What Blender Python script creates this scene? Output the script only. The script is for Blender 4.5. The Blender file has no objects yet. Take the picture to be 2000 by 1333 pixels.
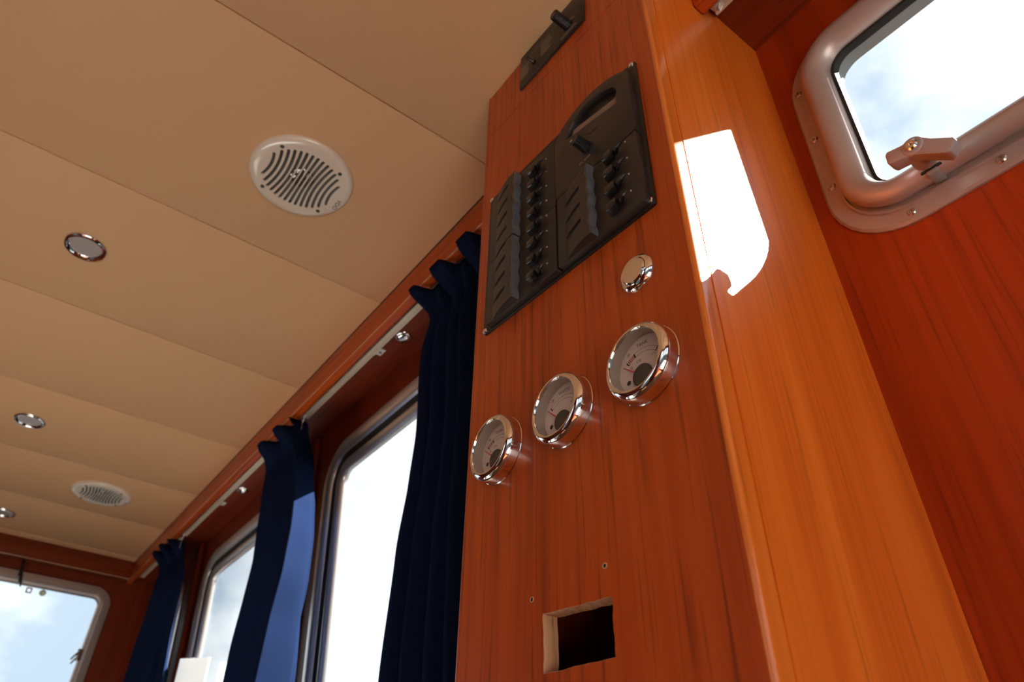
import bpy, bmesh, math, random
from mathutils import Matrix, Vector
from mathutils.geometry import tessellate_polygon
random.seed(7)
S = bpy.context.scene
COL = S.collection
K, LIFT = 0.83, 1.1            # working units -> metres; height of the lens above the cabin floor

# ------------------------------------------------------------------ camera
cam = bpy.data.cameras.new('camera'); co = bpy.data.objects.new('camera', cam); COL.objects.link(co)
RW = ((-0.6037935291, -0.7969939575, 0.0152972536), (0.4781287063, -0.3774463935, -0.7930492798), (0.6378293772, -0.4715239674, 0.6089653798))
cm = Matrix(((RW[0][0], -RW[1][0], -RW[2][0]), (RW[0][1], -RW[1][1], -RW[2][1]), (RW[0][2], -RW[1][2], -RW[2][2])))
co.matrix_world = Matrix.Translation((0, 0, LIFT)) @ cm.to_4x4()
cam.sensor_width = 36; cam.lens = 1390.7 / 2000 * 36; cam.clip_start = .01
cam.dof.use_dof = True; cam.dof.focus_distance = .62; cam.dof.aperture_fstop = 9
S.camera = co
# ------------------------------------------------------------------ world: bright broken cloud
W = bpy.data.worlds.new('sky'); S.world = W; W.use_nodes = True
nt = W.node_tree; nt.nodes.clear(); N = nt.nodes.new; LK = nt.links.new
tc = N('ShaderNodeTexCoord'); mp = N('ShaderNodeMapping'); mp.inputs['Scale'].default_value = (1, 1, 1.6); mp.inputs['Location'].default_value = (.37, .61, .23)
nz = N('ShaderNodeTexNoise'); nz.inputs['Scale'].default_value = 3.4; nz.inputs['Detail'].default_value = 7; nz.inputs['Roughness'].default_value = .56
cr = N('ShaderNodeValToRGB'); cr.color_ramp.elements[0].position = .38; cr.color_ramp.elements[0].color = (.50, .60, .71, 1)
cr.color_ramp.elements[1].position = .54; cr.color_ramp.elements[1].color = (1.0, 1.01, 1.02, 1)
sx = N('ShaderNodeSeparateXYZ'); hr = N('ShaderNodeMapRange'); hr.inputs[1].default_value = -.03; hr.inputs[2].default_value = .05
mx = N('ShaderNodeMix'); mx.data_type = 'RGBA'; mx.inputs[6].default_value = (.06, .075, .08, 1)
bg = N('ShaderNodeBackground'); bg.inputs['Strength'].default_value = 1.0; wo = N('ShaderNodeOutputWorld')
LK(tc.outputs['Generated'], mp.inputs[0]); LK(mp.outputs[0], nz.inputs['Vector']); LK(nz.outputs['Fac'], cr.inputs[0])
LK(tc.outputs['Generated'], sx.inputs[0]); LK(sx.outputs['Z'], hr.inputs[0]); LK(hr.outputs[0], mx.inputs[0])
LK(cr.outputs[0], mx.inputs[7]); LK(mx.outputs[2], bg.inputs[0]); LK(bg.outputs[0], wo.inputs[0])
# ------------------------------------------------------------------ sun
sl = bpy.data.lights.new('sun', 'SUN'); sl.energy = 24; sl.angle = math.radians(.6); sl.color = (1, .95, .87)
so = bpy.data.objects.new('sun', sl); COL.objects.link(so); so.location = (-3, -5, 6)
SUN = Vector((.625, 1, -1.03)).normalized(); so.rotation_euler = SUN.to_track_quat('-Z', 'Y').to_euler()
# ------------------------------------------------------------------ colour management
S.view_settings.view_transform = 'Standard'; S.view_settings.look = 'None'; S.view_settings.gamma = 1
S.view_settings.use_curve_mapping = False; S.view_settings.exposure = 0.6
S.cycles.max_bounces = 14; S.cycles.diffuse_bounces = 8; S.cycles.glossy_bounces = 6; S.cycles.transparent_max_bounces = 16
S.cycles.sample_clamp_indirect = 6; S.cycles.use_denoising = True; S.cycles.caustics_reflective = False

# ================================================================== mesh helpers
class MB:
    def __init__(s): s.v = []; s.f = []
    def add(s, vs, fs):
        o = len(s.v); s.v += [tuple(p) for p in vs]; s.f += [tuple(i + o for i in f) for f in fs]; return s
    def box(s, a, b):
        (x0, y0, z0), (x1, y1, z1) = a, b
        vs = [(x0, y0, z0), (x1, y0, z0), (x1, y1, z0), (x0, y1, z0), (x0, y0, z1), (x1, y0, z1), (x1, y1, z1), (x0, y1, z1)]
        return s.add(vs, [(0, 3, 2, 1), (4, 5, 6, 7), (0, 1, 5, 4), (1, 2, 6, 5), (2, 3, 7, 6), (3, 0, 4, 7)])
    def loops(s, ls, closed=False, cap0=False, cap1=False):
        n = len(ls[0]); vs = [p for l in ls for p in l]; fs = []; m = len(ls)
        for k in range(m if closed else m - 1):
            k2 = (k + 1) % m
            for i in range(n):
                j = (i + 1) % n; fs.append((k * n + i, k * n + j, k2 * n + j, k2 * n + i))
        if cap0: fs.append(tuple(reversed(range(n))))
        if cap1: fs.append(tuple((m - 1) * n + i for i in range(n)))
        return s.add(vs, fs)
    def lathe(s, prof, n=40, c=(0, 0), cap0=False, cap1=False, closed=False):
        ls = [[(c[0] + r * math.cos(2 * math.pi * i / n), c[1] + r * math.sin(2 * math.pi * i / n), w) for i in range(n)] for r, w in prof]
        return s.loops(ls, closed, cap0, cap1)
    def slab(s, outer, holes, w0, w1):
        pl = [[Vector((p[0], p[1], 0)) for p in l] for l in [outer] + holes]
        tr = tessellate_polygon(pl); flat = [p for l in [outer] + holes for p in l]; n = len(flat)
        vs = [(p[0], p[1], w1) for p in flat] + [(p[0], p[1], w0) for p in flat]; fs = []
        for t in tr:
            a, b, c = (flat[i] for i in t)
            cr_ = (b[0] - a[0]) * (c[1] - a[1]) - (b[1] - a[1]) * (c[0] - a[0])
            if abs(cr_) < 1e-14: continue
            t = t if cr_ > 0 else tuple(reversed(t))
            fs.append(tuple(t)); fs.append(tuple(n + i for i in reversed(t)))
        o = 0
        for l in [outer] + holes:
            m = len(l)
            for i in range(m):
                j = (i + 1) % m; fs.append((o + i, o + j, n + o + j, n + o + i))
            o += m
        return s.add(vs, fs)
    def tube(s, path, r, n=8):
        P = [Vector(p) for p in path]; ls = []; up = Vector((.13, .37, .92))
        for i, p in enumerate(P):
            t = (P[min(i + 1, len(P) - 1)] - P[max(i - 1, 0)]).normalized()
            a = t.cross(up).normalized(); b = t.cross(a); rr = r[i] if isinstance(r, (list, tuple)) else r
            ls.append([tuple(p + a * rr * math.cos(2 * math.pi * k / n) + b * rr * math.sin(2 * math.pi * k / n)) for k in range(n)])
        return s.loops(ls, False, True, True)
    def grid(s, fn, nu, nv):
        vs = [fn(i / nu, j / nv) for j in range(nv + 1) for i in range(nu + 1)]
        return s.add(vs, [(j * (nu + 1) + i, j * (nu + 1) + i + 1, (j + 1) * (nu + 1) + i + 1, (j + 1) * (nu + 1) + i) for j in range(nv) for i in range(nu)])
    def text(s, body, size, at, w, rot=0, sx=1):
        c = bpy.data.curves.new('text', 'FONT'); c.body = body; c.size = size; c.align_x = 'CENTER'; c.align_y = 'CENTER'; c.resolution_u = 3
        o = bpy.data.objects.new('text', c); COL.objects.link(o)
        me = o.evaluated_get(bpy.context.evaluated_depsgraph_get()).to_mesh()
        vs = []
        for v in me.vertices:
            x, y = v.co.x * sx, v.co.y
            vs.append((at[0] + x * math.cos(rot) - y * math.sin(rot), at[1] + x * math.sin(rot) + y * math.cos(rot), w))
        fs = [tuple(p.vertices) for p in me.polygons]
        bpy.data.objects.remove(o); bpy.data.curves.remove(c)
        return s.add(vs, fs)
    def build(s, name, mat, parent=None, M=None, bevel=0, seg=2, smooth=35, fix=True):
        me = bpy.data.meshes.new(name); me.from_pydata(s.v, [], s.f)
        bm = bmesh.new(); bm.from_mesh(me)
        if fix:
            bmesh.ops.remove_doubles(bm, verts=bm.verts, dist=1e-6); bmesh.ops.recalc_face_normals(bm, faces=bm.faces)
        if bevel:
            es = [e for e in bm.edges if len(e.link_faces) == 2 and e.calc_face_angle(0) > .6]
            bmesh.ops.bevel(bm, geom=es, offset=bevel, segments=seg, profile=.5, affect='EDGES', clamp_overlap=True)
        bm.to_mesh(me); bm.free()
        for p in me.polygons: p.use_smooth = True
        me.set_sharp_from_angle(angle=math.radians(smooth))
        me.materials.append(mat)
        o = bpy.data.objects.new(name, me); COL.objects.link(o)
        if parent: o.parent = parent
        if M is not None: o.matrix_local = M
        return o
def tag(o, label=None, cat=None, group=None, kind=None):
    if label: o['label'] = label
    if cat: o['category'] = cat
    if group: o['group'] = group
    if kind: o['kind'] = kind
    return o
def empty(name, M, *a, **k):
    o = bpy.data.objects.new(name, None); COL.objects.link(o); o.matrix_world = M; o.empty_display_size = .02
    return tag(o, *a, **k)
def clone(root, M, label=None):
    def cp(o, p):
        c = o.copy(); COL.objects.link(c)
        if p: c.parent = p
        for ch in list(o.children): cp(ch, c)
        return c
    r = cp(root, None); r.matrix_world = M
    if label: r['label'] = label
    return r
def frame(o, u, v):
    u = Vector(u).normalized(); v = Vector(v); v = (v - u * v.dot(u)).normalized(); w = u.cross(v)
    return Matrix(((u.x, v.x, w.x, o[0]), (u.y, v.y, w.y, o[1]), (u.z, v.z, w.z, o[2]), (0, 0, 0, 1)))
def rr(u0, u1, v0, v1, r, inset=0, n=8):
    u0 += inset; u1 -= inset; v0 += inset; v1 -= inset; r = max(r - inset, .0015); pts = []
    for cx, cy, a0 in ((u1 - r, v1 - r, 0), (u0 + r, v1 - r, 90), (u0 + r, v0 + r, 180), (u1 - r, v0 + r, 270)):
        for i in range(n + 1):
            a = math.radians(a0 + 90 * i / n); pts.append((cx + r * math.cos(a), cy + r * math.sin(a)))
    return pts
def ring(mb, rect, r, prof, n=8):
    return mb.loops([[(p[0], p[1], w) for p in rr(*rect, r, i, n)] for i, w in prof], closed=True)
def rect(u0, u1, v0, v1): return [(u0, v0), (u1, v0), (u1, v1), (u0, v1)]
def arcpts(c, r, a0, a1, n): return [(c[0] + r * math.cos(math.radians(a0 + (a1 - a0) * i / n)), c[1] + r * math.sin(math.radians(a0 + (a1 - a0) * i / n))) for i in range(n + 1)]

# ================================================================== materials
def mat(name, col, rough=.5, metal=0, coat=0, coat_r=.1, spec=.5, bump=None, sheen=0):
    m = bpy.data.materials.new(name); m.use_nodes = True; b = m.node_tree.nodes['Principled BSDF']; t = m.node_tree
    b.inputs['Base Color'].default_value = (*col, 1); b.inputs['Roughness'].default_value = rough; b.inputs['Metallic'].default_value = metal
    b.inputs['Coat Weight'].default_value = coat; b.inputs['Coat Roughness'].default_value = coat_r; b.inputs['Specular IOR Level'].default_value = spec
    if bump:
        sc, st = bump; c = t.nodes.new('ShaderNodeTexCoord'); n = t.nodes.new('ShaderNodeTexNoise'); bp = t.nodes.new('ShaderNodeBump')
        n.inputs['Scale'].default_value = sc; n.inputs['Detail'].default_value = 4; bp.inputs['Strength'].default_value = st; bp.inputs['Distance'].default_value = .001
        t.links.new(c.outputs['Object'], n.inputs['Vector']); t.links.new(n.outputs['Fac'], bp.inputs['Height']); t.links.new(bp.outputs[0], b.inputs['Normal'])
    return m
def wood(name, axis, light, mid, dark, rough=.4, coat=.25, coat_r=.18, scale=1.0, pores=.8):
    m = mat(name, mid, rough, 0, coat, coat_r, .25); t = m.node_tree; b = t.nodes['Principled BSDF']; A = t.nodes.new; L = t.links.new
    c = A('ShaderNodeTexCoord')
    def stretched(sc, along, det, dist=0):
        mp_ = A('ShaderNodeMapping'); s = [sc] * 3; s['xyz'.index(axis)] = along; mp_.inputs['Scale'].default_value = s
        n = A('ShaderNodeTexNoise'); n.inputs['Scale'].default_value = scale; n.inputs['Detail'].default_value = det; n.inputs['Distortion'].default_value = dist
        L(c.outputs['Object'], mp_.inputs[0]); L(mp_.outputs[0], n.inputs['Vector']); return n
    broad, fine, pore = stretched(14, .9, 3, .6), stretched(90, 2.2, 4), stretched(210, 5, 2)
    r1 = A('ShaderNodeValToRGB'); e = r1.color_ramp.elements; e[0].position = .30; e[0].color = (*dark, 1); e[1].position = .68; e[1].color = (*light, 1)
    k = e.new(.48); k.color = (*mid, 1)
    ad = A('ShaderNodeMath'); ad.operation = 'MULTIPLY_ADD'; ad.inputs[1].default_value = .5
    h = A('ShaderNodeMath'); h.operation = 'MULTIPLY'; h.inputs[1].default_value = .5
    L(broad.outputs['Fac'], ad.inputs[0]); L(fine.outputs['Fac'], h.inputs[0]); L(h.outputs[0], ad.inputs[2]); L(ad.outputs[0], r1.inputs[0])
    r2 = A('ShaderNodeValToRGB'); r2.color_ramp.elements[0].position = .30; r2.color_ramp.elements[0].color = (.42, .40, .38, 1); r2.color_ramp.elements[1].position = .44; r2.color_ramp.elements[1].color = (1, 1, 1, 1)
    L(pore.outputs['Fac'], r2.inputs[0])
    mu = A('ShaderNodeMix'); mu.data_type = 'RGBA'; mu.blend_type = 'MULTIPLY'; mu.inputs[0].default_value = pores
    L(r1.outputs[0], mu.inputs[6]); L(r2.outputs[0], mu.inputs[7]); L(mu.outputs[2], b.inputs['Base Color'])
    bp = A('ShaderNodeBump'); bp.inputs['Strength'].default_value = .08; bp.inputs['Distance'].default_value = .0006
    L(fine.outputs['Fac'], bp.inputs['Height']); L(bp.outputs[0], b.inputs['Normal'])
    return m
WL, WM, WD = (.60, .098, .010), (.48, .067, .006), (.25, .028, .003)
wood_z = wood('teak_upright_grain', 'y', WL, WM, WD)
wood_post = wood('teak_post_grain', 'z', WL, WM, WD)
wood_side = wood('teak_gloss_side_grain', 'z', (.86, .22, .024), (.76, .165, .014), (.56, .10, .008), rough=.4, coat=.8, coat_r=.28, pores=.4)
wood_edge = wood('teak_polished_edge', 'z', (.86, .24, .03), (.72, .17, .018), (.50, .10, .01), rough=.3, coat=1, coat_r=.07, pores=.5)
wood_x = wood('teak_lengthwise_grain', 'x', WL, WM, WD)
wood_y = wood('teak_shade_beam', 'y', (.21, .032, .007), (.165, .024, .005), (.11, .015, .003))  # teak darkened in colour to stand for shade on the beam
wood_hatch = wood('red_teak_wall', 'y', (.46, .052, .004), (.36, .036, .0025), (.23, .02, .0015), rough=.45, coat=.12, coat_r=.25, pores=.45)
wood_wall = wood('teak_shade_wall', 'y', (.21, .026, .005), (.165, .019, .003), (.11, .012, .002), rough=.45, coat=.12, coat_r=.25)  # wall teak with the dim light put into its colour
wood_wx = wood('teak_shade_soffit', 'x', (.21, .026, .005), (.165, .019, .003), (.11, .012, .002), rough=.45, coat=.12, coat_r=.25)  # soffit teak, shade worked into the base colour
raw_wood = wood('raw_sawn_plywood', 'y', (.72, .42, .25), (.58, .29, .15), (.30, .11, .04), rough=.8, coat=0, scale=1.4)
floor_m = wood('cabin_floor_teak', 'x', (.32, .16, .07), (.25, .11, .045), (.16, .065, .025), rough=.5, coat=.2)
liner = mat('cream_headliner', (.70, .40, .205), .62, 0, 0, .3, .3, bump=(420, .25))
liner_back = mat('headliner_backing', (.10, .05, .03), .9)
white_gloss = mat('white_gloss_plastic', (.76, .62, .50), .16, 0, .5, .05)
chrome = mat('chrome', (.86, .84, .82), .07, 1)
chrome_dark = mat('chrome_screw', (.55, .5, .46), .25, 1)
alu = mat('satin_aluminium', (.74, .72, .70), .28, .75)
alu_brown = mat('bronze_anodised_trim', (.50, .44, .42), .4, .9)
hatch_alu = mat('matt_grey_hatch_alloy', (.52, .43, .40), .42, .55)
hatch_out = mat('weathered_grey_alloy', (.34, .36, .35), .6, .4)
rubber = mat('black_rubber', (.012, .012, .012), .6)
plastic_grey = mat('grey_handle_plastic', (.36, .31, .32), .38)
black_p = mat('black_panel_plastic', (.022, .017, .015), .38, bump=(900, .12))
black_flange = mat('black_flange_plastic', (.010, .008, .0075), .42)
black_g = mat('black_gloss_plastic', (.012, .012, .013), .2)
ridge_m = mat('black_ridge_sheen', (.085, .09, .10), .3, spec=.6)  # black plastic greyed in its colour to stand for reflected daylight
lcd = mat('unlit_display', (.22, .15, .12), .12, 0, .4, .05)
print_m = mat('beige_print', (.62, .48, .33), .6)
print_d = mat('dark_print', (.03, .022, .02), .6)
print_r = mat('red_print', (.55, .09, .08), .6)
print_f = mat('faint_print', (.50, .36, .28), .6)
dial_m = mat('cream_dial', (.80, .66, .56), .55)
needle_m = mat('red_needle', (.72, .02, .03), .4)
hub_m = mat('brown_hub', (.05, .04, .03), .5)
white_plastic = mat('white_plastic', (.74, .70, .66), .4)
rail_m = mat('cream_rail_alloy', (.74, .60, .46), .35, .35)
void_m = mat('dark_inside', (.004, .004, .004), .9)
bezel_m = mat('grey_brown_bezel', (.34, .27, .23), .3, 0, .4, .1)
lens_m = mat('frosted_lamp_glass', (.42, .36, .34), .25, 0, .5, .1)
cone_m = mat('grey_speaker_cone', (.10, .09, .08), .55)
dust_cap = mat('clear_dome_tweeter', (.10, .07, .06), .08, .3, 1, .03)
led_m = mat('indicator_lens', (.30, .30, .30), .1)
def glass_mat(name, tint, refl):
    m = bpy.data.materials.new(name); m.use_nodes = True; t = m.node_tree; t.nodes.clear(); A = t.nodes.new
    o = A('ShaderNodeOutputMaterial'); x = A('ShaderNodeMixShader'); tr = A('ShaderNodeBsdfTransparent'); g = A('ShaderNodeBsdfGlossy'); lw = A('ShaderNodeLayerWeight'); pw = A('ShaderNodeMath'); pw.operation = 'POWER'; pw.inputs[1].default_value = 5; ma = A('ShaderNodeMath'); ma.operation = 'MULTIPLY_ADD'; ma.inputs[1].default_value = .9; ma.inputs[2].default_value = .04
    tr.inputs[0].default_value = (*tint, 1); g.inputs['Roughness'].default_value = .02; g.inputs['Color'].default_value = (refl, refl, refl, 1)
    t.links.new(lw.outputs['Facing'], pw.inputs[0]); t.links.new(pw.outputs[0], ma.inputs[0]); t.links.new(ma.outputs[0], x.inputs[0]); t.links.new(tr.outputs[0], x.inputs[1]); t.links.new(g.outputs[0], x.inputs[2]); t.links.new(x.outputs[0], o.inputs[0]); return m
glass = glass_mat('window_glass', (.95, .98, .99), 1); gauge_glass = glass_mat('gauge_glass', (.97, .97, .97), .7)
def cloth(name, col, trans):
    m = bpy.data.materials.new(name); m.use_nodes = True; t = m.node_tree; t.nodes.clear(); A = t.nodes.new; L = t.links.new
    o = A('ShaderNodeOutputMaterial'); x = A('ShaderNodeMixShader'); d = A('ShaderNodeBsdfDiffuse'); tr = A('ShaderNodeBsdfTranslucent')
    x.inputs[0].default_value = .3; tr.inputs[0].default_value = (*trans, 1)
    c = A('ShaderNodeTexCoord'); n = A('ShaderNodeTexNoise'); n.inputs['Scale'].default_value = 900; r = A('ShaderNodeValToRGB')
    r.color_ramp.elements[0].color = (col[0] * .6, col[1] * .6, col[2] * .6, 1); r.color_ramp.elements[1].color = (*col, 1)
    L(c.outputs['Object'], n.inputs['Vector']); L(n.outputs['Fac'], r.inputs[0]); L(r.outputs[0], d.inputs[0])
    L(d.outputs[0], x.inputs[1]); L(tr.outputs[0], x.inputs[2]); L(x.outputs[0], o.inputs[0]); return m
navy = cloth('navy_curtain_cloth', (.015, .027, .076), (.006, .012, .05))
card_m = cloth('white_card', (.85, .85, .85), (.9, .9, .9))

# ================================================================== setting
ZC = 1.1028; ZF = -1.325; X0 = -1.6; XE = 3.44; YL = 1.6
fl = MB().box((X0, -.95, ZF - .03), (XE + .2, YL, ZF)).build('floor', floor_m); tag(fl, 'teak cabin floor, below the picture', 'floor', kind='structure')
SEAMS = [X0, -.72, -.23, .26, .7415, 1.231, 1.700, 2.1515, 2.5925, 2.9915, 3.385, XE + .03]
ce = MB().box((X0, -.74, ZC + .006), (XE + .1, YL, ZC + .03)).build('ceiling', liner_back); tag(ce, 'cream panelled cabin ceiling with recessed joints', 'ceiling', kind='structure')
for a, b in zip(SEAMS[:-1], SEAMS[1:]):
    MB().box((a + .0011, -.5182, ZC), (b - .0011, YL - .02, ZC + .006)).build('ceiling_panel', liner, ce, bevel=.0009)
# --- curtain wall, leaning outwards towards its foot
LEAN = .075
def ywall(z): return -.645 - LEAN * (1.035 - z)
WR = frame((0, ywall(0), 0), (-1, 0, 0), (0, LEAN, 1))                    # local u = -x, v up the wall, w into the room
LV = math.sqrt(1 + LEAN * LEAN)
WIN = [(-1.725, -.80), (-2.752, -1.93), (-3.15, -2.965)]
V0, V1, WRAD = -.22 * LV, .9515 * LV, .118
holes = [rr(a + .03, b - .03, V0 + .03, V1 - .03, WRAD - .03) for a, b in WIN]
wr = MB().slab(rect(-XE - .08, -.60, ZF * LV, 1.04 * LV), holes, -.025, 0).build('wall_right', wood_wall, M=WR); tag(wr, 'shade-toned teak side wall behind the navy curtains', 'wall', kind='structure')
for k, (a, b) in enumerate(WIN):
    R_ = (a, b, V0, V1)
    wf = ring(MB(), R_, WRAD, [(0, 0), (0, .004), (.003, .008), (.008, .009), (.024, .009), (.031, .0075), (.036, .004), (.039, -.002)]).build(f'window_{k+1}', alu, M=WR)
    tag(wf, ['window with satin frame beside the near navy curtain', 'window with satin frame beyond the middle curtain', 'narrow window behind the farthest curtain'][k], 'window', kind='structure')
    ring(MB(), R_, WRAD, [(.037, -.003), (.039, -.001), (.060, -.010), (.060, -.014), (.037, -.014)]).build('rubber_channel', rubber, wf)
    ring(MB(), R_, WRAD, [(.055, -.012), (.056, -.004), (.059, -.002), (.066, -.001), (.074, -.003), (.080, -.007), (.083, -.012), (.083, -.022), (.055, -.022)]).build('inner_sash', alu, wf)
    MB().slab(rr(*R_, WRAD, .070), [], -.018, -.014).build('window_pane', glass, wf)
MB().box((.63, -.60, ZC + .0005), (XE, -.5190, ZC + .0055)).build('shadow_gap', void_m, ce)
# --- soffit above the curtains and the fascia in front of it
sf = MB().box((.63, -.668, 1.035), (XE + .044, -.519, 1.06)).build('trim_1', wood_wx); tag(sf, 'shade-toned teak soffit above the curtain rails', 'trim', kind='structure')
fa = MB().box((.63, -.541, 1.0206), (XE + .044, -.5186, ZC - .0025)).build('trim_2', wood_x, bevel=.0025, seg=3); tag(fa, 'teak fascia board between cream ceiling and curtains', 'trim', kind='structure')
for nm, a, b, lb in (('trim_3', 1.80, 1.875, 'shade-toned teak batten between first and second side window'), ('trim_4', 2.82, 2.903, 'shade-toned teak batten between second and third side window')):
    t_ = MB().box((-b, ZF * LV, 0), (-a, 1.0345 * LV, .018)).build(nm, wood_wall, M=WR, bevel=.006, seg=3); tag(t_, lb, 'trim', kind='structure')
# --- end wall with windscreen
WE = frame((XE + .045, 0, 0), (0, -1, 0), (0, 0, 1))
SCR = (-.95, .488, .30, .985)
we = MB().slab(rect(-YL, .85, ZF, ZC + .02), [rr(SCR[0] + .02, SCR[1] - .02, SCR[2] + .02, SCR[3] - .02, .06)], -.03, 0).build('wall_far', wood_wall, M=WE); tag(we, 'shade-toned teak end wall around the windscreen', 'wall', kind='structure')
ws = ring(MB(), SCR, .075, [(0, 0), (0, .006), (.003, .009), (.010, .009), (.011, .007), (.014, .007), (.015, .012), (.030, .012), (.034, .004), (.044, .002), (.048, -.004), (.048, -.012), (0, -.012)]).build('window_4', alu_brown, M=WE); tag(ws, 'windscreen with rounded corner in the end wall', 'window', kind='structure')
MB().slab(rr(*SCR, .075, .04), [], -.009, -.005).build('window_pane', glass, ws)
bl = MB(); bl.box((.428, .690, .010), (.446, .735, .020)); bl.tube([(.437, .725, .020), (.425, .712, .030), (.412, .690, .026)], .004); bl.tube([(.43, .70, .018), (.418, .676, .022)], .0035)
bl.build('latch', chrome_dark, ws, bevel=.001)
bm_ = MB().box((XE, -.5184, 1.027), (XE + .045, YL - .01, ZC + .002)).build('trim_5', wood_y, bevel=.003, seg=3); tag(bm_, 'shade-toned teak beam across the top of the windscreen', 'trim', kind='structure')
glint_m = mat('pale_edge_glint', (.62, .42, .26), .25, 0, .6, .08)  # pale strips painting the light caught by polished lower edges
MB().tube([(XE - .0002, -.519, 1.0275), (XE - .0002, YL - .05, 1.0275)], .0014, 8).build('edge_glint', glint_m, bm_)
MB().tube([(.64, -.5184, 1.0212), (XE - .002, -.5184, 1.0212)], .0009, 8).build('edge_glint', glint_m, fa)
# --- hatch wall on the near side
HLEAN = .022
def yh(z): return -.6726 - HLEAN * (1.0646 - z)
WH = frame((0, yh(0), 0), (-1, 0, 0), (0, HLEAN, 1))
HA = .030
HM = frame((.2237, yh(.6248), .6248), (-math.cos(HA), 0, -math.sin(HA)), (-math.sin(HA), HLEAN, math.cos(HA))) @ Matrix.Scale(1.031, 4)
HW, HH = .74, .32
def hpt(u, v):
    p = HM @ Vector((u, v, 0)); q = WH.inverted() @ p; return (q.x, q.y)
hole = [hpt(*p) for p in rr(0, HW, 0, HH, .06, .012)]
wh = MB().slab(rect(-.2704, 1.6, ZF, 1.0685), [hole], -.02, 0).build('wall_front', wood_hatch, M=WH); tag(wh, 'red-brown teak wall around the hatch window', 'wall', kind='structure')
sh = MB().box((X0, -.705, 1.0676), (.2700, -.5397, 1.092)).build('trim_6', wood_wx); tag(sh, 'shade-toned teak soffit above the hatch window', 'trim', kind='structure')
fh = MB().box((X0, -.5390, 1.0232), (.2696, -.5161, ZC + .004)).build('trim_7', wood_x, bevel=.0035, seg=3); tag(fh, 'teak valance board above the hatch window', 'trim', kind='structure')
HR = (0, HW, 0, HH)
hw = ring(MB(), HR, .062, [(-.029, 0), (-.029, .003), (-.026, .0055), (-.010, .0055), (-.009, .0085), (-.006, .0085), (-.005, .0055), (.004, .0055), (.004, 0)]).build('window_5', hatch_alu, M=HM)
tag(hw, 'grey alloy hatch window with rounded corners and a turn handle', 'window', kind='structure')
ring(MB(), HR, .062, [(.002, .0060), (.001, .010), (.003, .0105), (.003, .013), (-.003, .0140), (-.0035, .020), (-.001, .0255), (.004, .0285), (.010, .0295), (.017, .0275), (.024, .023), (.029, .016), (.031, .008), (.031, .004), (.020, .004)]).build('sash', hatch_alu, hw)
ring(MB(), HR, .062, [(.0295, .0055), (.0355, .0055), (.0370, -.004), (.0295, -.004)]).build('gasket', rubber, hw)
ring(MB(), HR, .062, [(.010, -.0045), (.031, -.0045), (.031, -.026), (.010, -.026)]).build('outer_frame', hatch_out, hw)
MB().slab(rr(*HR, .062, .03), [], -.0025, .001).build('window_pane', glass, hw)
def screw_mb(r=.0042, h=.0018):
    m = MB().lathe([(r, 0), (r, h * .4), (r * .75, h), (r * .35, h), (r * .3, h * .35)], 14, cap1=True); return m
def screw_part(parent, u, v, w, r=.0042, matx=None):
    return screw_mb(r, r * .45).build('screw', matx or chrome_dark, parent, M=Matrix.Translation((u, v, w)))
for u, v in ((-.0165, .268), (-.0165, .172), (-.0155, .082), (.054, -.0165), (.146, -.0165), (.24, -.0165), (.34, -.0165), (.05, .3375), (.2, .3375)):
    screw_part(hw, u, v, .0053, .0052)
# turn handle of the hatch: hub standing out from the lower rail, two bent wings
HU, HV = .0925, .0165
hd = MB().lathe([(.0135, .024), (.0135, .036), (.0120, .042), (.0120, .056), (.010, .0585)], 20, (HU, HV), cap0=True, cap1=True)
def wing(dx, dz, l, w0, w1):
    d = Vector((dx, dz)).normalized(); n_ = Vector((-d.y, d.x)); c = Vector((HU, HV)); vs = []
    for t, hw_, a, b in ((0.0, .0110, .043, .0570), (.35, .0090, .042, .057), (.9, w0, .043, .060), (1.0, w1, .046, .059)):
        q = c + d * l * t; vs.append([(q.x + n_.x * hw_, q.y + n_.y * hw_, b), (q.x - n_.x * hw_, q.y - n_.y * hw_, b), (q.x - n_.x * hw_, q.y - n_.y * hw_, a), (q.x + n_.x * hw_, q.y + n_.y * hw_, a)])
    return vs
for a in ((-1, .07, .027, .0085, .0055), (.035, -.034, .046, .0085, .006)): hd.loops(wing(*a), False, True, True)
hd.build('turn_handle', plastic_grey, hw, bevel=.0012)
screw_part(hw, HU, HV, .0583, .0068, chrome)
MB().box((HU - .011, .001, .016), (HU + .011, .013, .0285)).build('latch_slot', rubber, hw, bevel=.001)
MB().box((HU - .006, -.004, .008), (HU + .006, .009, .0275)).build('latch_tongue', hatch_out, hw, bevel=.001)
MB().box((.060, HH - .004, .0195), (.088, HH + .0008, .0235)).build('catch_tab', hatch_alu, hw, bevel=.0008)
# --- unseen walls; their windows and door are added to let daylight in
WLf = frame((0, YL, 0), (1, 0, 0), (0, 0, 1))
lw_ = [(-1.48, -.30), (.60, 1.25)]
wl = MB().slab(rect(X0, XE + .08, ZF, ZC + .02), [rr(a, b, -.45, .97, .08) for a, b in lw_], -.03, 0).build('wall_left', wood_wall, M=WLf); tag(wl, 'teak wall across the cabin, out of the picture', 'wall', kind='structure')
for k, (a, b) in enumerate(lw_):
    o = ring(MB(), (a - .03, b + .03, -.48, 1.0), .1, [(0, 0), (0, .006), (.05, .006), (.05, -.01), (0, -.01)]).build(f'window_{k+6}', alu, M=WLf); tag(o, 'window added for daylight across the cabin, out of the picture', 'window', kind='structure')
    MB().slab(rr(a - .03, b + .03, -.48, 1.0, .1, .04), [], -.008, -.004).build('window_pane', glass, o)
WB = frame((X0, 0, 0), (0, 1, 0), (0, 0, 1))
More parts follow.
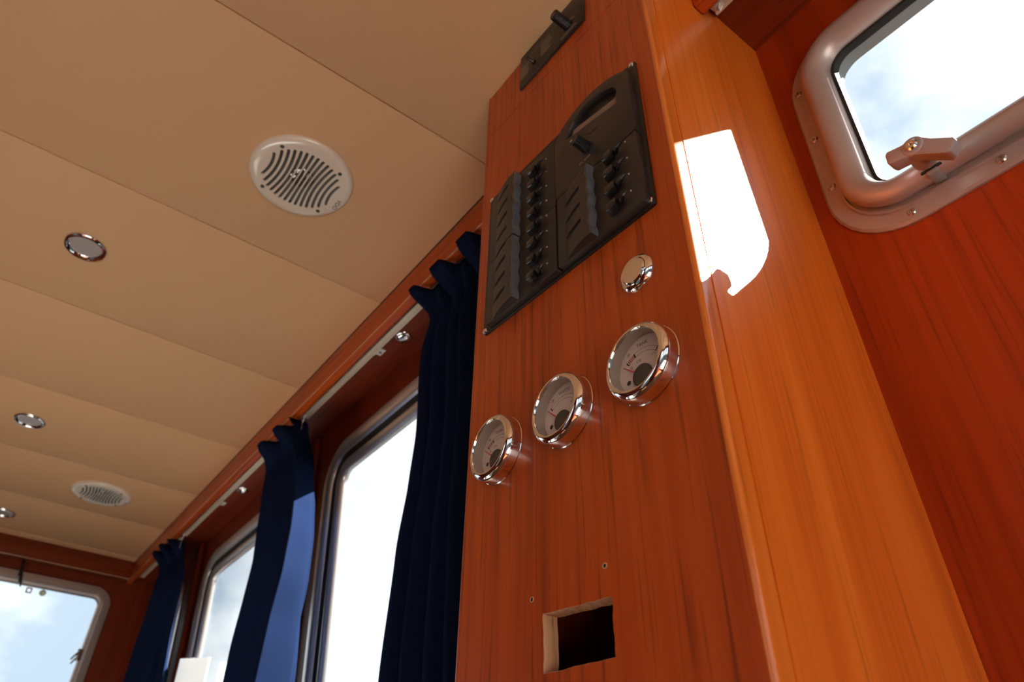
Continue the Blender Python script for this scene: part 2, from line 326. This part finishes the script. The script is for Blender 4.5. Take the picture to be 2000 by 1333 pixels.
wb = MB().slab(rect(-.95, YL, ZF, ZC + .02), [rr(-.45, 1.5, -1.2, .95, .06)], -.03, 0).build('wall_back', wood_wall, M=WB); tag(wb, 'teak wall behind the camera, out of the picture', 'wall', kind='structure')
dr = ring(MB(), (-.48, 1.53, -1.23, .98), .07, [(0, 0), (0, .012), (.09, .012), (.09, -.012), (0, -.012)]).build('door_1', wood_z, M=WB); tag(dr, 'glazed teak door added for daylight behind the camera, out of the picture', 'door', kind='structure')
MB().slab(rr(-.48, 1.53, -1.23, .98, .07, .08), [], -.004, .002).build('door_pane', glass, dr)

# --- unseen side deck, aft deck and table, added to bounce sunlight inside
deck_grey = mat('grey_non_slip_deck', (.05, .05, .05), .7)
gel = mat('white_gelcoat_deck', (.80, .79, .76), .5)
for nm, a, b, lb in (('added_side_deck', (-4.5, -1.75, -.60), (4.6, -.86, -.57), 'added unseen grey side deck outside the curtained windows'), ('bounce_aft_deck', (-5.5, -.80, ZF - .06), (X0 - .05, 2.6, ZF - .03), 'white aft deck behind the cabin')):
    tag(MB().box(a, b).build(nm, gel if 'white' in lb else deck_grey), lb, 'deck', kind='structure')

tb = empty('bounce_table', Matrix.Translation((1.95, .45, ZF)), 'added unseen pale table amidships, bouncing sun to the ceiling', 'table')  # table added out of view to brighten the ceiling
MB().slab(rr(-.75, .85, -.60, .55, .06), [], .79, .82).build('tabletop', gel, tb, bevel=.004)
MB().lathe([(.20, 0), (.20, .02), (.05, .04), (.05, .789)], 24, (-.35, -.05), cap0=True, cap1=True).build('pedestal', chrome_dark, tb)

# ================================================================== instrument cabinet
YF = -.4
cab = empty('instrument_cabinet', Matrix.Translation((0, 0, 0)), 'tall teak cabinet carrying gauges and a black switch panel', 'cabinet')
CF = frame((0, YF, 0), (-1, 0, 0), (0, 0, 1))                              # u = -x, v = z, w = out of the front
def seam_z(x): return .977 + (x - .30) * .0276
hole_c = [(-.489, .1880), (-.4034, .1817), (-.4034, .1368), (-.4885, .1393)]
def ragged(c, n=9, j=.0007):
    out = []
    for a, b in zip(c, c[1:] + c[:1]):
        for i in range(n):
            t = i / n; k = j if 0 < i else 0
            out.append((a[0] + (b[0] - a[0]) * t + random.uniform(-k, k), a[1] + (b[1] - a[1]) * t + random.uniform(-k, k)))
    return out
hp = ragged(hole_c)
T = .0165
XP0, XP1 = .2754, .6175
fpo = [(-XP1, ZF), (-XP0, ZF), (-XP0, seam_z(XP0) - .0011), (-XP1, seam_z(XP1) - .0011)]
fp = MB().slab(fpo, [hp], -T, 0).build('front_panel', wood_z, cab, M=CF, bevel=0)
tp = MB().slab([(-XP1, seam_z(XP1) + .0011), (-XP0, seam_z(XP0) + .0011), (-XP0, ZC - .0018), (-XP1, ZC - .0018)], [], -T, 0).build('top_panel', wood_z, cab, M=CF)
MB().slab([(-XP1, seam_z(XP1) - .00105), (-XP0, seam_z(XP0) - .00105), (-XP0, seam_z(XP0) + .00105), (-XP1, seam_z(XP1) + .00105)], [], -T, -.0022).build('seam_shade', void_m, cab, M=CF)  # black strip painting in the shade inside the open seam
cut = MB(); inn = [(p[0] + (.0003 if p[0] < -.446 else -.0003), p[1] + (.0003 if p[1] < .16 else -.0003)) for p in hp]
cut.loops([[(p[0], p[1], -.0002) for p in hp], [(p[0], p[1], -.0002) for p in inn], [(p[0], p[1], -T) for p in inn]])
cut.build('sawn_edge', raw_wood, cab, M=CF, fix=True)
for (u0, v0) in ((-.4089, .2075), (-.5037, .2035)):
    MB().lathe([(.0028, .0000), (.0025, .0006), (.0018, .0005), (.0016, .00005)], 14, (u0, v0)).build('screw_hole', raw_wood, cab, M=CF)
    MB().lathe([(.0018, .0002), (.0001, .0002)], 12, (u0, v0), cap1=True).build('screw_hole_pit', void_m, cab, M=CF)
def post(xa, xb, sgn, r):                                                  # rounded upright at a front corner; section in (x, y)
    if sgn < 0: pts = [(xb, YF - .030), (xb, YF), (xa + r, YF)] + [(xa + r + r * math.cos(math.radians(q)), YF - r + r * math.sin(math.radians(q))) for q in (100, 110, 120, 130, 140, 150, 160, 170)] + [(xa, YF - r), (xa, YF - .0185), (xa + .0016, YF - .0187), (xa + .0016, YF - .030)]
    else: pts = [(xa, YF - .03), (xb, YF - .03), (xb, YF - r)] + [(xb - r + r * math.cos(math.radians(q)), YF - r + r * math.sin(math.radians(q))) for q in (15, 30, 45, 60, 75)] + [(xb - r, YF), (xa, YF)]
    return pts
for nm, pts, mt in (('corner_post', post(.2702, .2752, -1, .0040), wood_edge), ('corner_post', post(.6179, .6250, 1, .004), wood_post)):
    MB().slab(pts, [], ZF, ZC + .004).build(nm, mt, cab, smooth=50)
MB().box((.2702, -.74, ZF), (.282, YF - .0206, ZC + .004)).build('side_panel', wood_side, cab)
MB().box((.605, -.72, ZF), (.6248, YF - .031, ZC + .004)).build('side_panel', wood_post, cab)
MB().box((.283, -.66, ZF), (.604, -.655, ZC + .004)).build('back_panel', void_m, cab)

# ================================================================== gauges
GS = Matrix(((1, .009, 0, 0), (-.042, 1, 0, 0), (0, 0, 1, 0), (0, 0, 0, 1)))
def on_front(x, z, rot=-.042): return frame((x, YF, z), (-math.cos(rot), 0, math.sin(rot)), (0, 0, 1))
def gauge(x, z, kind, label):
    g = empty('tank_gauge', on_front(x, z), label, 'gauge', 'tank gauges on the cabinet front')
    MB().lathe([(.0385, 0), (.0385, .0015), (.0379, .002), (.0379, .0105), (.0377, .0126), (.0369, .0148), (.0354, .0166), (.0336, .0178), (.0318, .0184), (.0306, .0184), (.0301, .0178), (.0299, .0160)], 72).build('chrome_rim', chrome, g)
    MB().lathe([(.0300, .0168), (.0300, .0162), (.0306, .0158), (.0308, .0060), (.0306, .0036)], 64).build('inner_bezel', bezel_m, g)
    MB().lathe([(.0303, .0160), (.0001, .0160)], 64, cap1=False).build('gauge_glass', gauge_glass, g)
    d = MB().lathe([(.0312, .0010), (.0312, .0034), (.00005, .0034)], 64, cap0=True, cap1=True).build('dial', dial_m, g)
    P = (-.002, -.0105); w = .00365; m = .001
    def band(mb, r0, r1, a0, a1, n=20):
        mb.loops([[(*p, w) for p in arcpts(P, r0, a0, a1, n) + list(reversed(arcpts(P, r1, a0, a1, n)))]], cap1=True)
    pr = MB()
    band(pr, .0283, .0286, 130, 48, 24); band(pr, .0244, .0247, 130, 48, 24)
    for a in (131.5, 48) + ((109,) if kind == 'TANK' else ()): band(pr, .0240, .0290, a + 1.4, a - 1.4, 2)
    pr.text(kind, .0052, (-.0008, .0228), w, -.02, 1.0)
    pr.text('1/1', .0042, (.0112, .0060), w)
    if kind == 'TANK': pr.text('0', .0046, (-.0152, .0036), w, .4); pr.text('1/4', .0046, (-.0066, .0066), w)
    pr.lathe([(.0024, w), (.0001, w)], 18, (-.0198, -.0102), cap1=True)
    pr.build('dial_print', print_d, d, fix=False)
    if kind == 'TANK':
        rd = MB()
        for k in range(5): a = 128 - k * 3.9; band(rd, .0246, .0283, a, a - 2.4, 2)
        rd.build('reserve_mark', print_r, d, fix=False)
    MB().lathe([(.0020, w), (.0001, w)], 16, (-.0180, .0190), cap1=True).build('faint_lamp', print_f, d, fix=False)
    hb = MB().lathe([(.0110, .0036), (.0110, .0058), (.0102, .0064), (.0001, .0066)], 32, P).build('needle_hub', hub_m, g)
    t0 = Vector((-.0236, .0070 if kind == 'TANK' else .0086)); b0 = Vector(P); dd = (t0 - b0).normalized(); nn = Vector((-dd.y, dd.x)) * .0007
    nd = MB(); q = [t0 + nn * .5, t0 - nn * .5, b0 - nn, b0 + nn]; nd.loops([[(p.x, p.y, .0050) for p in q], [(p.x, p.y, .0056) for p in q]], False, True, True); nd.build('needle', needle_m, g)
    return g
gauge(.3394, .3672, 'TANK', 'largest and highest of three chrome tank gauges, nearest the cabinet edge')
gauge(.4472, .3720, 'WASTE', 'chrome gauge reading WASTE between the two TANK gauges')
gauge(.5567, .3756, 'TANK', 'lowest chrome TANK gauge, beside the dark curtain')
# round chrome fitting under the switch panel
cb = empty('chrome_button', on_front(.3372, .4765), 'round flat chrome button on the cabinet below the black switch panel', 'button')
MB().lathe([(.0215, 0), (.0215, .0012), (.0208, .0030), (.0190, .0052), (.0168, .0062), (.0152, .0058), (.0150, .0050)], 56).build('chrome_rim', chrome, cb)
MB().lathe([(.0148, .0040), (.0148, .0068), (.0138, .0078), (.0001, .0079)], 56).build('push_plate', chrome, cb)

# ================================================================== black switch panel
SP = frame((.4495, YF, .682), (-1, 0, 0), (0, 0, 1))
def shear(mb):
    mb.v = [(u + .009 * v, v - .045 * u, w) for u, v, w in mb.v]; return mb
sp = empty('switch_panel', SP, 'black switch panel with rows of rockers and a display, fixed to the cabinet', 'switch panel')
shear(MB().slab(rr(-.1475, .150, -.131, .1235, .004), [], 0, .0035)).build('base_plate', black_flange, sp, bevel=.0008)
for u, v in ((.1443, .1190), (.1438, -.1232), (-.1435, -.1262), (-.1440, .1205)):
    screw_part(sp, u + .009 * v, v - .045 * u, .0034, .0042, chrome)
WS = .0118                                                                 # switch face above the cabinet front
def module(name, u0, u1, v0, v1, ridge_u, rows, nm_rows):
    """breaker block: a convex label hood on the left with a wavy end wall, a flat switch field on the right"""
    body = shear(MB().slab(rr(u0 + .002, u1, v0 + .0006, v1 - .0006, .0012, 0, 2), [], .003, WS)).build(name, black_p, sp, bevel=.0008)
    L = ridge_u - u0
    def hood_w(t): return .004 + .0185 * math.sin(min(1, max(0, t)) * math.pi / 2) ** .85
    wave = lambda v: .0013 * math.sin((v - v0) / .0268 * 2 * math.pi)
    vb = [v0 + .0008, v1 - .0008]; slot = []
    for r in rows: slot += [(r + .0085, r + .0155)]
    vs = sorted(set([vb[0], vb[1]] + [q for a, b in slot for q in (a - .0003, a, b, b + .0003)] + [vb[0] + (vb[1] - vb[0]) * i / 48 for i in range(49)]))
    vs = [v for v in vs if vb[0] <= v <= vb[1]]
    s0, s1 = .17, .76
    ts = sorted(set([i / 16 for i in range(17)] + [s0 - .004, s0, s1, s1 + .004]))
    h = MB(); nu = len(ts); P_ = []
    for v in vs:
        ins_v = any(a - 1e-6 <= v <= b + 1e-6 for a, b in slot)
        for t in ts:
            w = hood_w(t) - (.0030 if ins_v and s0 - 1e-6 <= t <= s1 + 1e-6 else 0)
            P_.append((u0 + t * (L + wave(v) * t), v, w))
    h.add(P_, [(j * nu + i, j * nu + i + 1, (j + 1) * nu + i + 1, (j + 1) * nu + i) for j in range(len(vs) - 1) for i in range(nu - 1)])
    for j, sg in ((0, 1), (len(vs) - 1, -1)):                              # end walls of the hood
        top = [P_[j * nu + i] for i in range(nu)]; bot = [(p[0], p[1], .003) for p in top]
        h.add(top + bot, [(i, i + 1, nu + i + 1, nu + i) for i in range(nu - 1)])
    shear(h).build('label_hood', black_p, body, smooth=30)
    rd = MB(); a_ = []; b_ = []
    n = 120
    for i in range(n + 1):
        v = vb[0] + (vb[1] - vb[0]) * i / n; uu = ridge_u + wave(v); a_.append((uu - .0008, v, hood_w(1) + .0002)); b_.append((uu + .0003, v, WS - .0002))
    rd.add(a_ + b_, [(i, i + 1, n + 2 + i, n + 1 + i) for i in range(n)])
    rd.add([(p[0] - .0012, p[1], p[2] - .0002) for p in a_] + a_, [(i, i + 1, n + 2 + i, n + 1 + i) for i in range(n)])
    shear(rd).build('wavy_end_wall', ridge_m, body, smooth=75)
    for a, b in slot:
        if random.random() < .8:
            tx = MB(); k = random.randint(6, 9); c0 = .30
            for q in range(k):
                t = c0 + q * .045; wq = hood_w(t) - .0027; tx.add([(u0 + L * (t + e), (a + b) / 2 + f - .0006, wq + .0002) for e, f in ((0, -.0009), (.026, -.0009), (.026, .0009), (0, .0009))], [(0, 1, 2, 3)])
            shear(tx).build('label_print', print_m, body, fix=False)
    cu = u1 - .040
    for r in rows:
        k_ = MB().box((cu - .0080, r - .0055, WS - .001), (cu + .0068, r + .0046, WS + .0092)); k_.v = [(u + (.0022 if w > WS + .004 else 0), v + (.0012 if w > WS + .004 else 0), w) for u, v, w in k_.v]
        shear(k_).build('rocker', black_g, body, bevel=.0012)
        fg = MB(); path = [(cu + .0085 + .0135 * t, r + .0010 + .0055 * t * t, WS + .0018 + .0042 * math.sin(t * math.pi * .8)) for t in [i / 7 for i in range(8)]]
        fg.tube(path, [.0024, .0031, .0034, .0033, .0030, .0026, .0019, .0009], 10); shear(fg).build('lever', black_g, body)
        ld = MB().lathe([(.0013, WS - .0003), (.0012, WS + .0008), (.0006, WS + .0013)], 10, (cu + .0235, r + .0085), cap1=True); shear(ld).build('indicator_lamp', led_m, body)
    return body
rowsL = [.0728, .0466, .0195, -.0084, -.0353, -.0621, -.0893, -.1158]
rowsR = [-.0280, -.0556, -.0822, -.1088]
module('breaker_module', -.1330, .0078, -.0222, .1010, -.0635, rowsL[:4], 4)
module('breaker_module', -.1330, .0078, -.1290, -.0222, -.0635, rowsL[4:], 4)
module('breaker_module', .0088, .1445, -.1285, -.0140, .0755, rowsR, 4)
# display block with an arched top and a deep window
arch = [(.0088, -.0134), (.1445, -.0134), (.1445, .0995)]
A0, A1 = Vector((.1445, .0995)), Vector((.0120, .1000))
arch += [(.1445 - .1325 * t, .0995 + .0245 * math.sin(math.pi * min(1, t * 1.04)) ** .7 + (.0035 * t)) for t in [i / 14 for i in range(1, 14)]]
arch += [(.0115, .0960), (.0088, .0880)]
win = [(.0330, .0800), (.1210, .0600), (.1235, .0840), (.1180, .0960), (.1020, .1060), (.0830, .1115), (.0640, .1105), (.0470, .1030), (.0360, .0920)]
db = shear(MB().slab(arch, [win], .003, WS + .0005)).build('display_module', black_p, sp, bevel=.0006)
shear(MB().slab([(p[0] * 1.0, p[1]) for p in win], [], .0030, .0040)).build('display_recess', black_flange, db)
sc = MB(); q = [(.0345, .0806), (.1200, .0612), (.1190, .0790), (.0420, .0935)]
sc.loops([[(p[0], p[1], w + .0004 * i) for i, p in enumerate(q)] for w in (.0042, .0068)], False, True, True); shear(sc).build('display_screen', lcd, db)
kx, ky = .0700, .0262
kb = MB()
n = 40; ls = []
for w, r0 in ((WS, .0092), (WS + .003, .0092), (WS + .0032, .0080), (WS + .0215, .0074), (WS + .0225, .0066)):
    ls.append([(kx + (r0 - (.0006 if (i % 4 == 0 and r0 < .009) else 0)) * math.cos(2 * math.pi * i / n), ky + (r0 - (.0006 if (i % 4 == 0 and r0 < .009) else 0)) * math.sin(2 * math.pi * i / n), w) for i in range(n)])
kb.loops(ls, False, True, True); shear(kb).build('selector_knob', black_g, db, smooth=25)
shear(MB().box((kx - .0070, ky + .0002, WS + .0224), (kx - .0030, ky + .0016, WS + .0228))).build('knob_pointer', print_m, db)
dp = MB().text('DC AMPS', .0048, (.0643, .0100), WS + .0008, .02); d2 = MB().text('1', .0045, (.0790, .0478), WS + .0008)
shear(dp).build('display_lettering', print_m, db, fix=False); shear(d2).build('dial_mark', print_m, db, fix=False)
shear(MB().slab([(.0640, .0560), (.0900, .0490), (.0760, .0465)], [], WS, WS + .0008)).build('marker_arrow', black_flange, db)

# ================================================================== black control plate at the ceiling
CP = frame((.4505, YF, 1.0565), (-math.cos(-.042), 0, math.sin(-.042)), (0, 0, 1))
cp = empty('control_plate', CP, 'small black printed control plate with knob, tight under the ceiling', 'control plate')
pl_ = MB().slab(rect(-.0768, .0768, -.0440, .0420), [], 0, .0042)
pl_.build('plate', black_flange, cp, bevel=.0006)
kn = MB(); ls = []
for w, r0 in ((.004, .0098), (.006, .0098), (.0062, .0085), (.0330, .0082), (.0340, .0075)):
    ls.append([(.0440 + (r0 - (.0007 if i % 4 == 0 and r0 < .009 else 0)) * math.cos(math.pi * i / 20), -.0190 + (r0 - (.0007 if i % 4 == 0 and r0 < .009 else 0)) * math.sin(math.pi * i / 20), w) for i in range(40)])
kn.loops(ls, False, True, True).build('knob', black_g, cp, smooth=25)
tg = MB().lathe([(.0042, .004), (.0042, .0065), (.0030, .0070)], 14, (-.0385, -.0150), cap1=True); tg.tube([(-.0385, -.0150, .006), (-.0395, -.0135, .012), (-.041, -.0115, .0175)], [.0016, .0019, .0025], 10)
tg.build('toggle_switch', black_g, cp)
pt = MB()
def line(u0, u1, v): pt.add([(u0, v - .00045, .0044), (u1, v - .00045, .0044), (u1, v + .00045, .0044), (u0, v + .00045, .0044)], [(0, 1, 2, 3)])
for k in range(8): line(-.0745, -.0745 + random.uniform(.017, .023), .008 - k * .0042)
for k in range(9): line(-.0230, -.0230 + random.uniform(.020, .036), .016 - k * .0042)
for k in range(2): line(.0260, .0260 + random.uniform(.028, .038), -.0310 - k * .0050)
for k in range(26):
    if k % 5 != 4: line(-.066 + k * .0035, -.066 + k * .0035 + .0022, .0200 + .0003 * (k % 2))
for r_ in (.0125, .0150):
    pt.loops([[(*p, .0044) for p in arcpts((.0440, -.0190), r_, 20, 160, 16) + list(reversed(arcpts((.0440, -.0190), r_ + .0006, 20, 160, 16)))]], cap1=True)
pt.build('plate_print', print_m, cp, fix=False)

# ================================================================== ceiling fittings
def at_ceiling(x, y, z=ZC, a=0): return frame((x, y, z), (math.cos(a), math.sin(a), 0), (math.sin(a), -math.cos(a), 0))
def speaker(x, y, label):
    s = empty('ceiling_speaker', at_ceiling(x, y), label, 'speaker', 'round white ceiling speakers')
    slots = []
    NS, RS = 14, .0715
    for k in range(NS):
        b = (k - (NS - 1) / 2) * .0100; half = math.sqrt(max(RS ** 2 - (b * .98) ** 2, 0)) - .002
        bow = lambda xx, b=b, half=half: b + math.copysign(.0078 * min(1, abs(b) / .032) * (.3 + .7 * half / .065), b) * ((xx / half) ** 2 - .62); hw_ = .0029
        up = [(half * (i / 8 - 1) * 1.0 + half * i / 8, 0) for i in range(9)]
        l = [(p[0], bow(p[0]) - hw_) for p in up] + [(up[-1][0] + .0018, bow(up[-1][0]))] + [(p[0], bow(p[0]) + hw_) for p in reversed(up)] + [(up[0][0] - .0018, bow(up[0][0]))]
        slots.append(l)
    disc = [(.079 * math.cos(2 * math.pi * i / 64), .079 * math.sin(2 * math.pi * i / 64)) for i in range(64)]
    g = MB().slab(disc, slots, .0070, .0100)
    g.lathe([(.079, .0100), (.084, .0100), (.090, .0094), (.0955, .0078), (.0990, .0048), (.0998, .0012), (.0998, 0), (.0965, 0), (.090, .0040), (.079, .0070)], 64)
    g.build('grille', white_gloss, s, smooth=40)
    c = MB().lathe([(.0790, .0068), (.0740, .0060), (.0700, .0030), (.0300, .0010), (.0240, .0012)], 48).build('cone', cone_m, s)
    MB().lathe([(.0765, .0005), (.0001, .0005)], 40).build('basket', void_m, s)
    MB().lathe([(.0240, .0014), (.0220, .0040), (.0150, .0055), (.0001, .0060)], 32).build('dome', dust_cap, s)
    for i in range(4):
        a = math.radians(48.5 + 90 * i); screw_part(s, .0815 * math.cos(a), .0815 * math.sin(a), .0098, .0040, hub_m)
    MB().text('VDO', .0125, (.0150, .0838), .0103, -.02, 1.12).build('maker_lettering', print_d, s, fix=False)
    return s
s1 = speaker(.9885, -.209, 'large round white slotted speaker in the cream ceiling, nearest the cabinet')
clone(s1, at_ceiling(2.787, -.240), 'small distant round white slotted speaker, above the far window end')
def downlight(x, y, label):
    d = empty('ceiling_light', at_ceiling(x, y), label, 'ceiling light', 'chrome ceiling downlights')
    MB().lathe([(.0440, 0), (.0440, .0015), (.0430, .0045), (.0405, .0068), (.0375, .0070), (.0345, .0050), (.0325, .0020), (.0315, .0005)], 56).build('chrome_rim', chrome, d)
    MB().lathe([(.0322, .0012), (.0200, .0018), (.0001, .0020)], 40).build('lens', lens_m, d)
    return d
d1 = downlight(1.4637, .0867, 'oval-looking chrome downlight left of the large white speaker')
clone(d1, at_ceiling(2.376, .0560), 'second chrome downlight along the ceiling, above the small far speaker')
clone(d1, at_ceiling(3.205, .0200), 'farthest chrome downlight, cut by the left picture edge')
def spot(x, label):
    d = empty('soffit_spot', at_ceiling(x, -.589, 1.035), label, 'spotlight', 'small chrome spots in the soffit')
    MB().lathe([(.0215, 0), (.0215, .0015), (.0200, .0040), (.0165, .0060), (.0160, .0060)], 40).build('chrome_rim', chrome, d)
    MB().lathe([(.0162, .0055), (.0150, .0085), (.0110, .0108), (.0050, .0118), (.0001, .0120)], 32).build('lamp_dome', chrome, d)
    return d
p1 = spot(1.229, 'small chrome spot in the soffit, beside the nearest curtain')
clone(p1, at_ceiling(2.285, -.589, 1.035), 'small chrome spot in the soffit, beside the middle curtain')

# ================================================================== curtain rails
def rail(xa, xb, y, z, label, hook_at=None, brackets=()):
    r = empty('curtain_rail', Matrix.Translation((xa, y, z)), label, 'curtain rail', 'curtain rails under the soffit')
    prof = [(-.0085, .000), (-.0085, .0030), (-.0075, .0036), (-.0075, .0085), (-.0060, .0118), (-.0020, .0132), (.0030, .0122), (.0070, .0090), (.0080, .0040), (.0080, 0), (.0035, 0), (.0035, .0025), (-.0035, .0025), (-.0035, 0)]
    L = xb - xa
    MB().loops([[(x, p[0], p[1]) for p in prof] for x in (0, L)], False, True, True).build('rail_profile', rail_m, r, smooth=40)
    for bx in brackets:
        b = MB().box((bx - xa - .014, -.030, .0128), (bx - xa + .014, -.002, .0158)); b.box((bx - xa - .010, -.0125, .004), (bx - xa + .010, -.008, .0150)); b.build('bracket', white_plastic, r, bevel=.001)
        m_ = frame((bx - xa, -.022, .0128), (1, 0, 0), (0, -1, 0)); screw_mb(.0034, .0016).build('bracket_screw', chrome_dark, r, M=m_)
    return r
def hook(x, y, z, label, thread=True):
    r = empty('curtain_hook', Matrix.Translation((x, y, z)), label, 'hook', 'plastic hooks at the rail ends')
    h = MB(); h.tube([(0, .002, .0), (.002, .002, -.006), (.004, .003, -.014), (.001, .004, -.020), (-.003, .004, -.016)], .0017, 8)
    h.tube([(.006, 0, .0), (.007, .001, -.008), (.009, .002, -.018)], .0015, 8); h.box((-.004, -.005, -.002), (.008, .005, -.0004)); h.build('hook_body', white_plastic, r)
    if thread: MB().tube([(.008, .002, -.017), (.008, .002, -.034), (.009, .001, -.050)], .0005, 6).build('pull_thread', white_plastic, r)
    return r
RZ = 1.0195
rail(.66, 1.700, -.5525, RZ, 'cream curtain rail of the near side window, below the fascia', None, (1.3174,))
rail(1.76, 2.772, -.5525, RZ, 'cream curtain rail between the middle and the far curtain', None, (2.4332,))
rail(2.83, 3.36, -.5525, RZ, 'cream curtain rail end in the corner past the farthest curtain')
rail(-1.0, .2640, -.5624, 1.0535, 'cream curtain rail end above the hatch window')

hook(1.688, -.5485, RZ, 'white plastic hook hanging at the top of the middle curtain')
hook(2.760, -.5485, RZ, 'white plastic hook hanging at the top of the farthest curtain')
hook(.250, -.5600, 1.0535, 'white plastic hook in the rail end above the hatch window', False)

# ================================================================== curtains
def interp(tab, z):
    if z >= tab[0][0]: return tab[0][1]
    for (z0, a), (z1, b) in zip(tab[:-1], tab[1:]):
        if z <= z0 and z >= z1: t = (z0 - z) / (z0 - z1); t = t * t * (3 - 2 * t) * .5 + t * .5; return a + (b - a) * t
    return tab[-1][1]
def curtain(near, far, folds, label, ph=0.0, yn=-.575, seed=1, ret=.10, bend=None):
    rnd = random.Random(seed); ZT, ZB = 1.0165, .0
    jit = [rnd.uniform(-.5, .5) for _ in range(folds + 2)]; amp = [rnd.uniform(.75, 1.15) for _ in range(folds + 2)]
    root = empty('curtain', Matrix.Translation((near[0][1], -.53, ZB)), label, 'curtain', 'navy curtains on the side windows'); ox, oz = near[0][1], ZB
    NU, NV = folds * 22, 60
    def pos(s, t):
        z = ZT + (ZB - ZT) * t; h = max(0, 1 - (ZT - z) / .075)                # h: 1 at the gathered heading
        xn, xf = interp(near, z), interp(far, z)
        f = s * folds; i = int(min(folds - 1, f)); fr = f - i
        s0 = s if ret < .2 else (s / ret * .03 if s < ret else .03 + (s - ret) / (1 - ret) * .97)
        ss = s0 + .012 * math.sin(6.28 * f + jit[i]) * (1 - h)
        x = xn + (xf - xn) * ss
        if bend and s < ret: cx_ = interp(bend, z); x = xn + (cx_ - xn) * (s / ret) ** .8
        elif bend: q2 = (s - ret) / (1 - ret); cx_ = interp(bend, z); x = cx_ + (xf - cx_) * q2 + .008 * math.sin(6.28 * q2 * 4)
        A = (.0165 + .012 * min(1, (ZT - z) / .5)) * amp[i]
        wv = math.cos(2 * math.pi * (f + ph)); wv = math.copysign(abs(wv) ** .75, wv)
        soft = A * (wv + .28 * math.cos(2 * math.pi * (2 * f + .3 + jit[i] * .2)))
        q_ = min(1, max(0, .5 + 1.1 * math.cos(2 * math.pi * (f * .5 + ph)))); pl = -.543 + .040 * q_ * q_ * (3 - 2 * q_)
        body = -.548 - .035 * min(1, max(0, (ZT - z) / .9)) + soft * (1 - .55 * math.exp(-((ZT - z - .085) / .05) ** 2))
        k = h * h * (3 - 2 * h)
        y = body * (1 - k) + pl * k
        e = max(0, 1 - s / ret); e = e * e * (3 - 2 * e) * .5 + e * .5; y = y * (1 - e) + (-.562 + (yn + .562) * min(1, (ZT - z) / .12)) * e
        if bend: g_ = max(0, 1 - abs(s - ret) / (.10)); y = y * (1 - g_ * (1 - k)) - .512 * g_ * (1 - k)
        return (x - ox, y + .53, z - oz)
    o = MB().grid(lambda a, b: pos(a, b), NU, NV).build('cloth', navy, root, smooth=180, fix=False)
    so_ = o.modifiers.new('thickness', 'SOLIDIFY'); so_.thickness = .0012; so_.offset = 0
    tp_ = MB().grid(lambda a, b: tuple(Vector(pos(a, .004 + b * .022)) + Vector((0, -.004, 0))), NU, 1).build('heading_tape', white_plastic if False else navy, root, smooth=180, fix=False)
    return root
BEND = [(1.02, 1.720), (.94, 1.660), (.82, 1.575), (.72, 1.530), (.63, 1.511), (.54, 1.508), (.44, 1.528), (.30, 1.535), (0, 1.54)]
curtain([(1.02, .76), (.5, .72), (0, .66)], [(1.02, 1.060), (.93, 1.022), (.80, 1.026), (.65, 1.014), (.55, 1.024), (.44, 1.048), (.25, 1.070), (0, 1.09)], 6, 'long navy curtain hanging beside the cabinet, nearest of three', .02, seed=3)
curtain([(1.02, 1.712), (.96, 1.708), (.907, 1.700), (.80, 1.672), (.565, 1.607), (.329, 1.543), (0, 1.45)], [(1.02, 1.945), (.92, 1.925), (.795, 1.895), (.644, 1.866), (.547, 1.878), (.445, 1.898), (0, 1.92)], 5, 'middle navy curtain with sunlit bright blue edge', .78, yn=-.600, seed=8, ret=.20, bend=BEND)
curtain([(1.02, 2.810), (.965, 2.773), (.84, 2.680), (.67, 2.645), (.49, 2.575), (0, 2.47)], [(1.02, 3.040), (.96, 3.010), (.889, 2.999), (.77, 3.013), (.67, 3.045), (.55, 3.055), (0, 3.08)], 5, 'farthest navy curtain, in the corner by the windscreen', .85, yn=-.575, seed=5, ret=.15)

# ================================================================== small things by the windows
wc = frame((2.64, -.628, .578), (-1, 0, -.17), (0, LEAN, 1))
card = MB().slab(rr(0, .34, -.42, 0, .006, 0, 3), [], -.002, .002).build('white_card', card_m, M=wc); tag(card, 'white card standing in the window by the middle curtain', 'card')
cbl = empty('hanging_cables', Matrix.Translation((XE + .03, -.115, 1.02)), 'thin dark cable ends dangling over the windscreen top', 'cable')
for k, (a, b, c) in enumerate(((0, -.020, -.085), (-.004, -.030, -.100), (-.001, -.010, -.062))):
    MB().tube([(0, a, .012), (-.012, a - .004, -.02), (-.016, b * .7, c * .6), (-.014, b, c)], .0030, 8).build('cable', rubber, cbl)
stk = MB(); ring(stk, (-.011, .011, -.011, .011), .002, [(0, 0), (0, .002), (.005, .002), (.005, 0)], 3)
stk = stk.build('square_sticker', hatch_alu, M=WE @ Matrix.Translation((.181, .921, -.0045))); tag(stk, 'small square frame sticker on the windscreen glass', 'sticker')
cup = MB().lathe([(.013, 0), (.012, .003), (.006, .006), (.005, .010), (.001, .011)], 20).build('suction_cup', cloth('yellowed_rubber', (.62, .56, .34), (1, .95, .62)), M=WE @ Matrix.Translation((.231, .921, -.0045))); tag(cup, 'small yellowish suction cup on the windscreen glass', 'suction cup')

# ================================================================== to metres
bpy.context.view_layer.update()
MW = Matrix.Translation((0, 0, LIFT)) @ Matrix.Scale(K, 4)
for o in list(COL.objects):
    if o.parent is None and o.type in ('MESH', 'EMPTY'): o.matrix_world = MW @ o.matrix_world
